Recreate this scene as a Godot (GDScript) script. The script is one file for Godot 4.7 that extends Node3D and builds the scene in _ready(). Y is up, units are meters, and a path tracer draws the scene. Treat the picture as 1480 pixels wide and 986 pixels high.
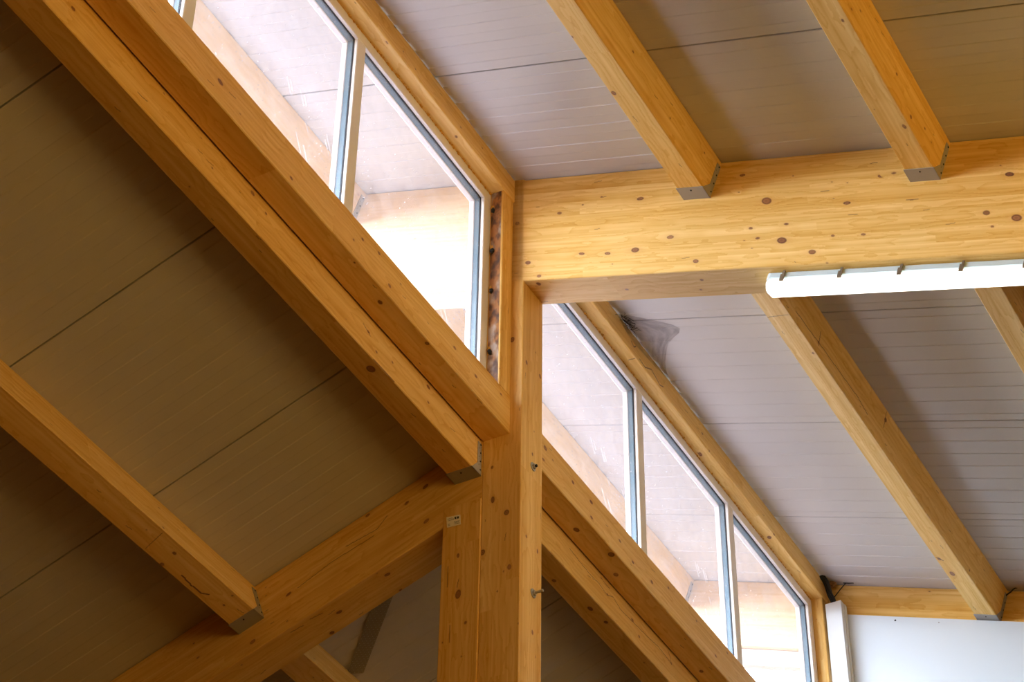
extends Node3D
# A timber hall seen from below: a clerestory between a low roof and a higher one.
# x runs across the halls (0 = plane of the clerestory), y up, z along the ridge towards the camera. Metres.

const SH := 0.3597          # fall of the high roof per metre of x
const H0 := 1.8973          # underside of the high roof at x = 0
const SL := 0.3636          # rise of the low roof per metre of x
const L0 := 0.3131
const BEAM_T := 0.1958
const BAY := 4.0155
const FX := 0.0156          # room-side face of the window frames
const HDX := 0.0923         # room-side face of header, posts, sill
const SX := 0.086
const HBY := 1.7133         # underside of the header
const SY1 := 0.4739         # top of the sill
const FLOOR_Y := -7.55

# each timber: corner, run, width, height
const T := {
	"beam": [Vector3(-1.0000, 1.5784, -0.1958), Vector3(7.0000, -2.5182, 0.0000), Vector3(0.0000, 0.0000, 0.1958), Vector3(0.0000, 0.6786, 0.0000)],
	"lowbeam": [Vector3(-5.5514, -2.0814, -0.1958), Vector3(5.5000, 2.0000, 0.0000), Vector3(0.0000, 0.0000, 0.1958), Vector3(0.0000, 0.3758, 0.0000)],
	"farbeam": [Vector3(-1.0000, 1.7771, -4.2155), Vector3(7.0000, -2.5182, 0.0000), Vector3(0.0000, 0.0000, 0.2000), Vector3(0.0000, 0.4800, 0.0000)],
	"column": [Vector3(-0.0514, -7.5500, 0.0000), Vector3(0.0000, 9.4300, 0.0000), Vector3(0.1991, 0.0000, 0.0000), Vector3(0.0000, 0.0000, -0.1958)],
	"post": [Vector3(-0.2473, -7.5500, 0.0000), Vector3(0.0000, 7.4900, 0.0000), Vector3(0.1958, 0.0000, 0.0000), Vector3(0.0000, 0.0000, -0.1958)],
	"sillL": [Vector3(-0.0533, 0.2596, 4.4000), Vector3(0.0000, 0.0000, -4.4000), Vector3(0.1393, 0.0000, 0.0000), Vector3(0.0000, 0.2143, 0.0000)],
	"p1L": [Vector3(-0.1902, 0.0691, 4.4000), Vector3(0.0000, 0.0000, -4.4000), Vector3(0.1297, 0.0000, 0.0000), Vector3(0.0000, 0.2050, 0.0000)],
	"headL": [Vector3(-0.0577, 1.7133, 4.4000), Vector3(0.0000, 0.0000, -4.4000), Vector3(0.1500, 0.0000, 0.0000), Vector3(0.0000, 0.1508, 0.0000)],
	"p2L": [Vector3(-1.3173, -0.3889, 4.4000), Vector3(0.0000, 0.0000, -4.4000), Vector3(0.1284, 0.0467, 0.0000), Vector3(-0.0716, 0.1970, -0.0000)],
	"q0L": [Vector3(-1.0000, 2.0337, 4.4000), Vector3(0.0000, 0.0000, -4.4000), Vector3(0.1288, -0.0463, 0.0000), Vector3(0.0712, 0.1978, -0.0000)],
	"q1L": [Vector3(1.0055, 1.3122, 4.4000), Vector3(0.0000, 0.0000, -4.4000), Vector3(0.1288, -0.0463, 0.0000), Vector3(0.0712, 0.1978, -0.0000)],
	"q2L": [Vector3(2.0872, 0.9231, 4.4000), Vector3(0.0000, 0.0000, -4.4000), Vector3(0.1288, -0.0463, 0.0000), Vector3(0.0712, 0.1978, -0.0000)],
	"sillR": [Vector3(-0.0533, 0.2596, -0.1958), Vector3(0.0000, 0.0000, -3.8197), Vector3(0.1393, 0.0000, 0.0000), Vector3(0.0000, 0.2143, 0.0000)],
	"p1R": [Vector3(-0.1902, 0.0691, -0.1958), Vector3(0.0000, 0.0000, -3.8197), Vector3(0.1297, 0.0000, 0.0000), Vector3(0.0000, 0.2050, 0.0000)],
	"headR": [Vector3(-0.0577, 1.7133, -0.1958), Vector3(0.0000, 0.0000, -3.8197), Vector3(0.1500, 0.0000, 0.0000), Vector3(0.0000, 0.1508, 0.0000)],
	"p2R": [Vector3(-1.3173, -0.3889, -0.1958), Vector3(0.0000, 0.0000, -3.8197), Vector3(0.1284, 0.0467, 0.0000), Vector3(-0.0716, 0.1970, -0.0000)],
	"q0R": [Vector3(-1.0000, 2.0337, -0.1958), Vector3(0.0000, 0.0000, -3.8197), Vector3(0.1288, -0.0463, 0.0000), Vector3(0.0712, 0.1978, -0.0000)],
	"q1R": [Vector3(1.0055, 1.3122, -0.1958), Vector3(0.0000, 0.0000, -3.8197), Vector3(0.1288, -0.0463, 0.0000), Vector3(0.0712, 0.1978, -0.0000)],
	"q2R": [Vector3(2.0872, 0.9231, -0.1958), Vector3(0.0000, 0.0000, -3.8197), Vector3(0.1288, -0.0463, 0.0000), Vector3(0.0712, 0.1978, -0.0000)],
}
const KNOTS := {
	"beam": [[1,2.448,0.584,0.0185],[1,2.562,0.406,0.029],[1,2.961,0.355,0.0212],[1,3.141,0.506,0.0177],[1,3.205,0.517,0.0141],[1,2.899,0.493,0.006],[1,2.975,0.48,0.006],[1,2.423,0.475,0.0073],[1,3.736,0.453,0.0238],[1,3.602,0.236,0.0185],[1,3.731,0.195,0.0267],[1,2.469,0.241,0.0126],[1,2.651,0.252,0.0143],[1,2.899,0.388,0.006],[1,2.708,0.552,0.0073],[1,3.703,0.51,0.006],[1,1.89,0.485,0.0227],[1,1.428,0.431,0.0155],[1,1.673,0.518,0.0077],[1,1.179,0.383,0.0156],[1,1.563,0.475,0.0077],[1,1.849,0.202,0.0186],[1,1.852,0.153,0.026],[1,1.699,0.142,0.0187],[1,1.554,0.151,0.0189],[1,2.045,0.22,0.0221],[1,1.245,0.115,0.0191],[1,1.31,0.023,0.0152],[1,1.724,0.072,0.006],[1,2.173,0.058,0.0181],[1,2.621,0.153,0.0284],[1,2.765,0.071,0.021],[1,2.5,0.176,0.0143],[1,2.874,0.161,0.0105],[1,3.021,0.157,0.0139],[1,2.431,0.167,0.006],[1,2.831,0.002,0.007],[1,2.467,0.117,0.006],[1,3.617,0.154,0.0101],[1,0.737,0.058,0.0157],[1,0.551,0.331,0.0121],[1,0.361,0.178,0.0161],[1,0.817,0.183,0.0079],[0,2.167,0.127,0.0109],[0,2.127,0.053,0.0091],[0,1.744,0.085,0.0112],[0,1.29,0.167,0.0152]],
	"column": [[0,7.463,0.056,0.0212],[0,7.369,0.129,0.0175],[0,7.193,0.009,0.0174],[0,7.072,0.147,0.0171],[0,7.058,0.119,0.0069],[0,6.964,0.089,0.0068],[0,7.646,0.049,0.0107],[0,6.768,0.197,0.0067],[0,8.366,0.145,0.0187],[1,7.737,0.104,0.0108],[1,7.249,0.052,0.0104],[1,7.233,0.157,0.014],[1,6.788,0.116,0.0135],[1,8.233,0.039,0.0148],[1,8.246,0.174,0.015],[1,8.358,0.126,0.006],[1,7.878,0.118,0.006],[1,6.681,0.144,0.0067]],
	"post": [[0,7.007,0.093,0.0276],[0,7.213,0.086,0.014],[0,6.848,0.135,0.0102],[0,6.781,0.022,0.006],[0,6.682,0.12,0.006]],
	"lowbeam": [[1,5.534,0.302,0.0181],[1,5.431,0.278,0.0145],[1,5.209,0.357,0.0146],[1,5.548,0.098,0.0179],[1,4.778,0.196,0.0182],[1,4.636,0.325,0.006],[1,4.643,0.275,0.006],[1,4.591,0.056,0.0181],[1,4.269,0.172,0.011],[1,4.785,0.045,0.0072],[1,4.232,0.273,0.0074],[0,5.281,0.175,0.0179],[0,5.304,0.14,0.0179],[0,5.017,0.106,0.018],[0,5.295,0.009,0.0108],[0,4.92,0.018,0.0145],[0,4.513,0.164,0.0072]],
	"sillL": [[1,2.081,0.112,0.0215],[1,2.224,0.066,0.0062],[1,2.592,0.036,0.0127],[1,3.122,0.142,0.0117],[1,3.057,0.084,0.0083],[1,3.251,0.169,0.0118],[1,3.347,0.059,0.0135],[1,3.431,0.136,0.0085],[1,3.894,0.126,0.014],[1,4.085,0.104,0.0142],[1,4.313,0.165,0.0109],[0,3.362,0.087,0.0168],[0,3.686,0.128,0.0137],[0,3.101,0.124,0.0082]],
	"p1L": [[1,1.39,0.106,0.0144],[1,1.938,0.176,0.0076],[1,2.543,0.168,0.0159],[1,2.277,0.075,0.0077],[1,2.643,0.141,0.0096],[1,2.187,0.159,0.0062],[1,3.499,0.054,0.0101],[1,3.428,0.113,0.0135],[1,3.626,0.091,0.0085],[1,3.924,0.171,0.0175],[1,3.93,0.088,0.0105],[0,3.529,0.087,0.027],[0,2.015,-0.004,0.0091],[0,2.261,0.043,0.0062]],
	"p2L": [[0,3.771,0.087,0.0139],[0,3.785,0.008,0.014],[0,4.196,0.056,0.009],[0,4.176,0.118,0.0072],[1,3.935,-0.011,0.0141],[1,3.631,0.15,0.007],[1,3.624,0.012,0.0104]],
	"q1L": [[0,3.258,0.004,0.0104],[0,3.635,0.016,0.0159],[1,3.924,0.082,0.0072],[1,4.249,0.145,0.0074],[1,3.521,0.127,0.0105]],
	"q2L": [[0,3.366,0.108,0.0113],[0,4.038,0.112,0.0169],[1,3.359,0.05,0.0097],[1,3.424,0.1,0.0097],[1,3.824,0.105,0.0117],[1,4.026,0.04,0.0135],[1,4.162,0.089,0.0086],[1,4.245,0.08,0.0069],[1,3.968,0.211,0.0068]],
	"q1R": [[0,1.069,0.119,0.012],[0,3.101,0.022,0.018],[0,3.266,0.04,0.0272],[1,1.059,0.059,0.012],[1,1.91,0.154,0.0169],[1,3.272,0.027,0.0091]],
	"sillR": [[1,0.915,0.104,0.0156],[1,1.057,0.064,0.0157],[1,1.268,0.075,0.0159],[1,1.465,0.159,0.0121],[1,1.797,0.154,0.0103],[1,2.024,0.069,0.0124],[1,2.18,0.177,0.0105],[1,0.144,0.148,0.0186],[1,0.127,0.068,0.0148],[1,0.219,0.127,0.0093],[1,0.422,0.133,0.0151],[1,0.612,0.141,0.0191],[1,0.613,0.049,0.0152],[0,0.866,0.117,0.0231],[0,1.029,0.058,0.0195],[0,2.022,0.054,0.0166],[0,0.606,0.061,0.0228]],
	"p1R": [[1,0.996,0.171,0.0078],[1,1.064,0.114,0.0117],[1,1.338,0.126,0.0159],[1,1.411,0.071,0.0119],[1,1.783,0.123,0.0082],[0,0.981,0.076,0.0232],[0,0.688,0.032,0.0152],[0,1.122,0.09,0.0156],[0,1.537,0.094,0.008]],
	"headL": [[1,3.241,0.144,0.0111],[1,3.436,0.041,0.0074],[1,3.325,0.054,0.0074],[1,3.574,-0.037,0.0075],[1,3.863,0.04,0.0076],[1,4.071,0.088,0.0078],[0,3.201,0.14,0.011],[0,3.872,0.121,0.0115]],
	"headR": [[1,2.081,0.006,0.009],[1,1.996,0.07,0.0134],[1,2.987,0.001,0.0141],[0,2.079,0.095,0.0225],[0,2.997,0.114,0.0188]],
}
const CRACKS := {
	"p1R": [[1,1.0,[[0.665,0.141],[0.758,0.129],[0.868,0.122],[0.979,0.124],[1.059,0.109],[1.125,0.137],[1.206,0.11],[1.322,0.116],[1.406,0.121],[1.508,0.126],[1.629,0.138],[1.733,0.129],[1.793,0.119]]],[1,1.0,[[0.997,0.174],[1.045,0.164],[1.093,0.167]]],[1,1.0,[[1.745,0.182],[1.77,0.159],[1.784,0.118]]]],
	"headR": [[1,1.2,[[1.197,0.023],[1.265,0.013],[1.345,0.058],[1.396,0.041],[1.447,0.023],[1.492,0.041]]],[1,1.6,[[1.099,0.077],[1.132,0.057],[1.158,0.082]]],[0,1.2,[[1.15,0.106],[1.154,0.129],[1.154,0.146]]]],
	"q1R": [[1,1.0,[[0.776,0.049],[0.948,0.053],[1.059,0.059],[1.345,0.065],[1.575,0.071],[1.717,0.057]]],[1,1.2,[[1.05,0.117],[1.068,0.044]]],[1,1.6,[[1.897,0.194],[1.911,0.106]]],[0,1.4,[[3.086,0.007],[3.101,0.027],[3.123,0.039]]],[0,0.8,[[0.752,-0.001],[0.744,0.057],[0.737,0.126]]]],
	"beam": [[1,0.8,[[2.839,0.438],[2.88,0.44]]],[1,0.8,[[3.246,0.345],[3.302,0.346]]],[1,0.8,[[2.961,0.28],[3.004,0.28]]],[1,0.8,[[3.099,0.589],[3.134,0.592]]],[1,0.8,[[1.666,0.516],[1.698,0.518]]],[1,0.8,[[2.673,0.018],[2.679,0.015]]]],
	"p2L": [[0,1.6,[[3.903,0.029],[3.981,0.023],[4.058,0.025],[4.093,0.046]]],[0,0.6,[[3.655,0.014],[3.634,0.123]]]],
	"p1L": [[1,1.0,[[1.796,0.047],[1.826,0.049],[1.856,0.054]]],[1,1.0,[[3.385,0.127],[3.444,0.102]]],[1,0.8,[[3.482,-0.001],[3.573,-0.01],[3.652,-0.013]]]],
	"lowbeam": [[0,1.0,[[4.898,0.17],[4.96,0.16]]],[0,1.0,[[4.789,0.167],[4.854,0.161]]],[1,0.8,[[5.094,0.256],[5.269,0.238],[5.324,0.279]]],[1,0.7,[[4.828,0.198],[5.02,0.22],[5.252,0.211]]]],
	"post": [[0,0.8,[[6.858,0.056],[6.77,0.056]]],[0,0.8,[[7.045,0.085],[7.086,0.094]]],[0,0.7,[[7.171,0.035],[7.061,0.035]]]],
}

# metres of each timber, from its start, that stand outdoors; painted pale greyish pink to look hazy through the glass
const HAZE_PALED := {"q0L": 9.0, "q0R": 9.0, "beam": 1.0, "farbeam": 1.0}

var boards: Array[Image] = []
var rng := RandomNumberGenerator.new()
var used := {}
var m_panel: StandardMaterial3D
var m_frame: StandardMaterial3D
var m_spacer: StandardMaterial3D
var m_seal: StandardMaterial3D
var m_glass: StandardMaterial3D
var m_steel: StandardMaterial3D
var m_bolt: StandardMaterial3D
var m_dark: StandardMaterial3D
var m_white: StandardMaterial3D
var m_plaster: StandardMaterial3D
var m_foam: StandardMaterial3D
var m_floor: StandardMaterial3D
var m_roof: StandardMaterial3D
var m_boarding: StandardMaterial3D

func hy(x: float) -> float: return H0 - SH * x
func ly(x: float) -> float: return L0 + SL * x

# ------------------------------------------------------------------ helpers
func mat(c: Color, rough := 0.6, metal := 0.0) -> StandardMaterial3D:
	var m := StandardMaterial3D.new()
	m.albedo_color = c
	m.roughness = rough
	m.metallic = metal
	return m

func numbered(n: String) -> String:
	var k: int = used.get(n, 0)
	used[n] = k + 1
	return n if k == 0 else "%s_%03d" % [n, k]

func tag(o: Node, label: String, category: String, group := "") -> Node:
	o.set_meta("label", label)
	o.set_meta("category", category)
	if group != "":
		o.set_meta("group", group)
	return o

func thing(called: String, at: Vector3, label: String, category: String, group := "") -> Node3D:
	var o := Node3D.new()
	o.name = numbered(called)
	o.position = at
	add_child(o)
	tag(o, label, category, group)
	return o

func structure(called: String, at := Vector3.ZERO) -> Node3D:
	var o := Node3D.new()
	o.name = numbered(called)
	o.position = at
	o.set_meta("kind", "structure")
	add_child(o)
	return o

func part(called: String, mesh: Mesh, m: Material, parent: Node, at := Vector3.ZERO) -> MeshInstance3D:
	var o := MeshInstance3D.new()
	o.name = called if parent != self else numbered(called)
	o.mesh = mesh
	o.material_override = m
	o.position = at
	parent.add_child(o, true)
	return o

func new_st() -> SurfaceTool:
	var st := SurfaceTool.new()
	st.begin(Mesh.PRIMITIVE_TRIANGLES)
	return st

func quad(st: SurfaceTool, v: Array, out: Vector3, uv: Array = []) -> void:
	var n: Vector3 = (v[1] - v[0]).cross(v[2] - v[0])
	if n.length() < 1e-12:
		n = (v[2] - v[0]).cross(v[3] - v[0])
	n = n.normalized()
	var order := [0, 1, 2, 0, 2, 3]
	if n.dot(out) > 0.0:
		order = [0, 2, 1, 0, 3, 2]
	else:
		n = -n
	for i in order:
		st.set_normal(n)
		st.set_uv(uv[i] if uv.size() > 0 else Vector2(v[i].x + v[i].z, v[i].y))
		st.add_vertex(v[i])

# box with chamfered edges along all sides, centre c, half size h
func add_box(st: SurfaceTool, c: Vector3, h: Vector3, ch := 0.0, b := Basis.IDENTITY) -> void:
	ch = min(ch, min(h.x, min(h.y, h.z)) * 0.9)
	for ax in 3:
		var u := (ax + 1) % 3
		var w := (ax + 2) % 3
		for s in [-1.0, 1.0]:
			var pts := []
			for k in [[-1, -1], [1, -1], [1, 1], [-1, 1]]:
				var q := Vector3.ZERO
				q[ax] = s * h[ax]
				q[u] = k[0] * (h[u] - ch)
				q[w] = k[1] * (h[w] - ch)
				pts.append(c + b * q)
			var n := Vector3.ZERO
			n[ax] = s
			quad(st, pts, b * n)
		if ch > 0.0:
			for s1 in [-1.0, 1.0]:
				for s2 in [-1.0, 1.0]:
					var p := []
					for k in [[0, -1], [1, -1], [1, 1], [0, 1]]:
						var q := Vector3.ZERO
						q[ax] = k[1] * (h[ax] - ch)
						q[u] = s1 * (h[u] - (ch if k[0] == 1 else 0.0))
						q[w] = s2 * (h[w] - (ch if k[0] == 0 else 0.0))
						p.append(c + b * q)
					var n2 := Vector3.ZERO
					n2[u] = s1
					n2[w] = s2
					quad(st, p, b * n2)
	if ch > 0.0:
		for sx in [-1.0, 1.0]:
			for sy in [-1.0, 1.0]:
				for sz in [-1.0, 1.0]:
					var s := Vector3(sx, sy, sz)
					var a := c + b * (s * (h - Vector3(0, ch, ch)))
					var d := c + b * (s * (h - Vector3(ch, 0, ch)))
					var e := c + b * (s * (h - Vector3(ch, ch, 0)))
					quad(st, [a, d, e, e], b * s)

func box_mesh(h: Vector3, ch := 0.0) -> ArrayMesh:
	var st := new_st()
	add_box(st, Vector3.ZERO, h, ch)
	return st.commit()

# span box given by two corners
func span_mesh(a: Vector3, b: Vector3, ch := 0.0) -> ArrayMesh:
	var st := new_st()
	add_box(st, (a + b) / 2.0, ((b - a) / 2.0).abs(), ch)
	return st.commit()

func add_tube(st: SurfaceTool, pts: Array, r: float, n := 8, caps := true) -> void:
	var rings := []
	for i in pts.size():
		var d: Vector3 = (pts[min(i + 1, pts.size() - 1)] - pts[max(i - 1, 0)]).normalized()
		var u := d.cross(Vector3.UP if abs(d.y) < 0.9 else Vector3.RIGHT).normalized()
		var w := d.cross(u)
		var ring := []
		for k in n:
			var a := TAU * k / n
			ring.append(pts[i] + (u * cos(a) + w * sin(a)) * r)
		rings.append(ring)
	for i in pts.size() - 1:
		for k in n:
			var k2 := (k + 1) % n
			var v := [rings[i][k], rings[i][k2], rings[i + 1][k2], rings[i + 1][k]]
			quad(st, v, (v[0] + v[1] + v[2] + v[3]) / 4.0 - (pts[i] + pts[i + 1]) / 2.0)
	if caps:
		for e in [0, pts.size() - 1]:
			var c: Vector3 = pts[e]
			var o: Vector3 = c - pts[1 if e == 0 else e - 1]
			for k in n:
				quad(st, [c, rings[e][k], rings[e][(k + 1) % n], rings[e][(k + 1) % n]], o)

func tube_mesh(pts: Array, r: float, n := 8) -> ArrayMesh:
	var st := new_st()
	add_tube(st, pts, r, n)
	return st.commit()

# a small irregular lump
func lump_mesh(r: Vector3, sd: int) -> ArrayMesh:
	var nz := FastNoiseLite.new()
	nz.seed = sd
	nz.frequency = 0.9
	var st := new_st()
	var nu := 10
	var nv := 7
	var g := []
	for j in nv + 1:
		var row := []
		for i in nu:
			var a := TAU * i / nu
			var t := PI * j / nv
			var d := Vector3(sin(t) * cos(a), cos(t), sin(t) * sin(a))
			row.append(d * r * (1.0 + 0.5 * nz.get_noise_3d(d.x * 1.6, d.y * 1.6, d.z * 1.6)))
		g.append(row)
	for j in nv:
		for i in nu:
			var v := [g[j][i], g[j][(i + 1) % nu], g[j + 1][(i + 1) % nu], g[j + 1][i]]
			quad(st, v, v[0] + v[1] + v[2] + v[3])
	return st.commit()

# ------------------------------------------------------------------ wood
func make_boards() -> void:
	var w := 1024
	var h := 256
	for k in 6:
		var nz := FastNoiseLite.new()
		nz.seed = 40 + k
		nz.noise_type = FastNoiseLite.TYPE_SIMPLEX_SMOOTH
		nz.frequency = 0.020 + 0.004 * (k % 3)
		nz.fractal_octaves = 3
		var coarse := nz.get_image(14, h)
		coarse.resize(w, h, Image.INTERPOLATE_CUBIC)
		nz.seed = 140 + k
		nz.frequency = 0.16
		var fine := nz.get_image(18, h)
		fine.resize(w, h, Image.INTERPOLATE_CUBIC)
		nz.seed = 240 + k
		nz.frequency = 0.008
		var big := nz.get_image(w, h)
		coarse.convert(Image.FORMAT_L8)
		fine.convert(Image.FORMAT_L8)
		big.convert(Image.FORMAT_L8)
		var a := coarse.get_data()
		var b := fine.get_data()
		var c := big.get_data()
		var lift := [0.0, -0.05, 0.05, -0.10, 0.08, -0.02][k] as float
		var rings := [5.0, 9.0, 7.0, 12.0, 6.0, 10.0][k] as float
		var out := PackedByteArray()
		out.resize(w * h * 3)
		var i := 0
		for y in h:
			var yy := float(y) / h * rings * 2.2
			for x in w:
				var ph := yy + a[i] * 0.011 + c[i] * 0.007
				ph -= floor(ph)
				var m := 0.30 * ph * ph * ph + a[i] * 0.0016 + b[i] * 0.0015 - 0.14 - lift
				var o := i * 3
				out[o] = int(clamp(240.0 - 40.0 * m, 0.0, 255.0))
				out[o + 1] = int(clamp(202.0 - 62.0 * m, 0.0, 255.0))
				out[o + 2] = int(clamp(128.0 - 92.0 * m, 0.0, 255.0))
				i += 1
		boards.append(Image.create_from_data(w, h, false, Image.FORMAT_RGB8, out))

func knot(img: Image, y0: int, y1: int, cx: float, cy: float, r: float, src: Image) -> void:
	var ex := int(r * 6.0) + 2
	var ey := int(r * 3.0) + 2
	var ca := rng.randf_range(-0.9, 0.9)
	var asp := rng.randf_range(0.55, 1.0)
	var tone := Color(0.50, 0.30, 0.16).lerp(Color(0.68, 0.46, 0.28), rng.randf())
	var core := Color(0.30, 0.16, 0.08).lerp(Color(0.44, 0.25, 0.13), rng.randf())
	var strength := rng.randf_range(0.7, 0.95)
	for y in range(max(y0, int(cy) - ey), min(y1, int(cy) + ey + 1)):
		for x in range(max(0, int(cx) - ex), min(img.get_width(), int(cx) + ex + 1)):
			var dx := (x + 0.5 - cx) / r
			var dy := (y + 0.5 - cy) / r
			var far2 := dx * dx / 9.0 + dy * dy / 2.2
			if far2 > 4.0:
				continue
			# grain bends round the knot, lighter wood beside it
			var bend := 1.0 - 0.75 * exp(-far2)
			var sy: float = clamp(cy + dy * r * bend, y0, y1 - 1)
			var c := src.get_pixel(x, int(sy))
			var halo: float = exp(-far2 * 2.2) * 0.34
			c = c.lerp(Color(0.80, 0.58, 0.33), halo)
			var rx := dx + ca * dy * 0.4
			var ry := dy - ca * dx * 0.25
			var d := sqrt(rx * rx * 0.8 + ry * ry / (asp * asp))
			if d < 1.0:
				var ring := 0.5 + 0.5 * sin(d * 11.0 + rx * 2.0)
				var k: Color = tone.lerp(core, 0.15 + 0.35 * ring)
				if d > 0.66:
					k = core
				c = c.lerp(k, clamp((1.0 - d) * r * 0.9, 0.0, strength))
			img.set_pixel(x, y, c)

# strips: pixel heights of the four long faces; lam: lamella thickness in metres (0 = solid); wide: which faces show lamellae
func wood_material(w: int, strips: Array, ppm: float, lam: float, lam_faces: Array, knots: Array, sd: int, s_off: float, density: float, tint := Color(1, 1, 1), cracks: Array = [], pale := 0.0) -> StandardMaterial3D:
	rng.seed = 900 + sd
	var h := 0
	for s in strips:
		h += int(s)
	var img := Image.create(w, h, false, Image.FORMAT_RGB8)
	var y := 0
	for f in 4:
		var sh: int = strips[f]
		var rows: int = sh
		if lam > 0.0 and f in lam_faces:
			rows = int(round(lam * ppm))
		var yy := y
		while yy < y + sh:
			var rh: int = min(rows, y + sh - yy)
			var x := -rng.randi_range(0, 300)
			while x < w:
				var b := boards[rng.randi_range(0, 5)]
				var run := 1024
				if lam > 0.0:
					run = rng.randi_range(int(ppm * 1.0), min(1024, int(ppm * 2.6)))
				var ox := rng.randi_range(0, 1024 - run)
				var oy := rng.randi_range(0, 256 - min(rh, 256))
				var cut: int = max(0, -x)
				if run > cut:
					img.blit_rect(b, Rect2i(ox + cut, oy, run - cut, rh), Vector2i(x + cut, yy))
				x += run
			yy += rh
		y += sh
	var src: Image = img.duplicate()
	var tops := [0, strips[0], strips[0] + strips[1], strips[0] + strips[1] + strips[2]]
	var has := {}
	for k in knots:
		has[k[0]] = true
		var f2: int = k[0]
		knot(img, tops[f2], tops[f2] + strips[f2], (k[1] - s_off) * ppm, tops[f2] + k[2] * ppm, k[3] * 0.82 * ppm, src)
	for f in 4:
		var n := int(density * w / ppm)
		if has.has(f):
			n = int(n * 0.25)
		for i in n:
			var r := rng.randf_range(0.003, 0.011) * ppm
			if has.has(f):
				r *= 0.4
			knot(img, tops[f], tops[f] + strips[f], rng.randf() * w, tops[f] + rng.randf() * strips[f], max(r, 1.2), src)
		# short dark checks and resin streaks along the grain
		for i in int(w / ppm * 1.6):
			var lx := rng.randi_range(0, w - 20)
			var ly2: int = tops[f] + rng.randi_range(1, max(2, int(strips[f]) - 2))
			var ln := rng.randi_range(4, 14)
			for q in ln:
				var yq: int = clamp(ly2 + (q / 6), tops[f], tops[f] + int(strips[f]) - 1)
				if lx + q < w:
					img.set_pixel(lx + q, yq, img.get_pixel(lx + q, yq).lerp(Color(0.42, 0.25, 0.12), 0.55))
	for c in cracks:
		var fc: int = c[0]
		var line: Array = c[2]
		for i in line.size() - 1:
			var a := Vector2((line[i][0] - s_off) * ppm, tops[fc] + line[i][1] * ppm)
			var b := Vector2((line[i + 1][0] - s_off) * ppm, tops[fc] + line[i + 1][1] * ppm)
			var steps := int(a.distance_to(b) * 2.0) + 1
			for q in steps + 1:
				var pt := a.lerp(b, float(q) / steps)
				for oy in range(0, int(ceil(c[1]))):
					var px := int(pt.x)
					var py: int = clamp(int(pt.y) + oy, tops[fc], tops[fc] + int(strips[fc]) - 1)
					if px >= 0 and px < w:
						img.set_pixel(px, py, img.get_pixel(px, py).lerp(Color(0.34, 0.19, 0.09), 0.25 + 0.2 * min(c[1], 1.5)))
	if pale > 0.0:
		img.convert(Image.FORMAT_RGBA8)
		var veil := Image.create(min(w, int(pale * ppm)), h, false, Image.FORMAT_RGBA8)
		veil.fill(Color(0.82, 0.74, 0.71, 0.62))  # window haze painted into the wood colour
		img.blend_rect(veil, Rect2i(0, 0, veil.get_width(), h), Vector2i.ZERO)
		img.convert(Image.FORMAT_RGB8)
	var m := StandardMaterial3D.new()
	m.albedo_texture = ImageTexture.create_from_image(img)
	m.albedo_color = tint
	m.roughness = 0.55
	return m

# a timber: prism from corner o along a, section u x v, chamfered; texture strips per face
func timber_mesh(a: Vector3, u: Vector3, v: Vector3, ch: float, w: int, strips: Array, ppm: float, s_off: float) -> ArrayMesh:
	var st := new_st()
	var cu := u.normalized() * ch
	var cv := v.normalized() * ch
	# ring of eight points, two per face
	var face := [
		[cu, u - cu], [u + cv, u + v - cv],
		[v + cu, u + v - cu], [cv, v - cv]]
	var outs := [-v, u, v, -u]
	var total := 0.0
	for s in strips:
		total += s
	var tops := [0.0, strips[0], strips[0] + strips[1], strips[0] + strips[1] + strips[2]]
	var len := a.length()
	var n := 1
	for f in 4:
		var p0: Vector3 = face[f][0]
		var p1: Vector3 = face[f][1]
		var v0: float = (tops[f] + 0.8) / total
		var v1: float = (tops[f] + strips[f] - 0.8) / total
		for i in n:
			var s0 := len * i / n
			var s1 := len * (i + 1) / n
			var u0 := (s0 - s_off) * ppm / w
			var u1 := (s1 - s_off) * ppm / w
			var d := a / len
			quad(st, [p0 + d * s0, p1 + d * s0, p1 + d * s1, p0 + d * s1], outs[f], [Vector2(u0, v0), Vector2(u0, v1), Vector2(u1, v1), Vector2(u1, v0)])
	var ua := (0.0 - s_off) * ppm / w
	var ub := (len - s_off) * ppm / w
	var bev := [[u - cu, u + cv, u - v, 1, 0.8], [u + v - cv, u + v - cu, u + v, 1, strips[1] - 0.8], [v + cu, v - cv, v - u, 3, strips[3] - 0.8], [cv, cu, -u - v, 3, 0.8]]
	for e in bev:
		var q0: Vector3 = e[0]
		var q1: Vector3 = e[1]
		var vv: float = (tops[e[3]] + e[4]) / total
		quad(st, [q0, q1, q1 + a, q0 + a], e[2], [Vector2(ua, vv), Vector2(ua, vv), Vector2(ub, vv), Vector2(ub, vv)])
	# ends
	var oct := [cu, u - cu, u + cv, u + v - cv, u + v - cu, v + cu, v - cv, cv]
	for e in [0, 1]:
		var off := a * float(e)
		var c := (u + v) / 2.0 + off
		for i in 8:
			var q0: Vector3 = oct[i] + off
			var q1: Vector3 = oct[(i + 1) % 8] + off
			var vv: float = (tops[1] + strips[1] * 0.5) / total
			quad(st, [c, q0, q1, q1], a if e == 1 else -a, [Vector2(0.3, vv), Vector2(0.31, vv), Vector2(0.31, vv), Vector2(0.3, vv)])
	return st.commit()

var timber_count := 0
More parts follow.
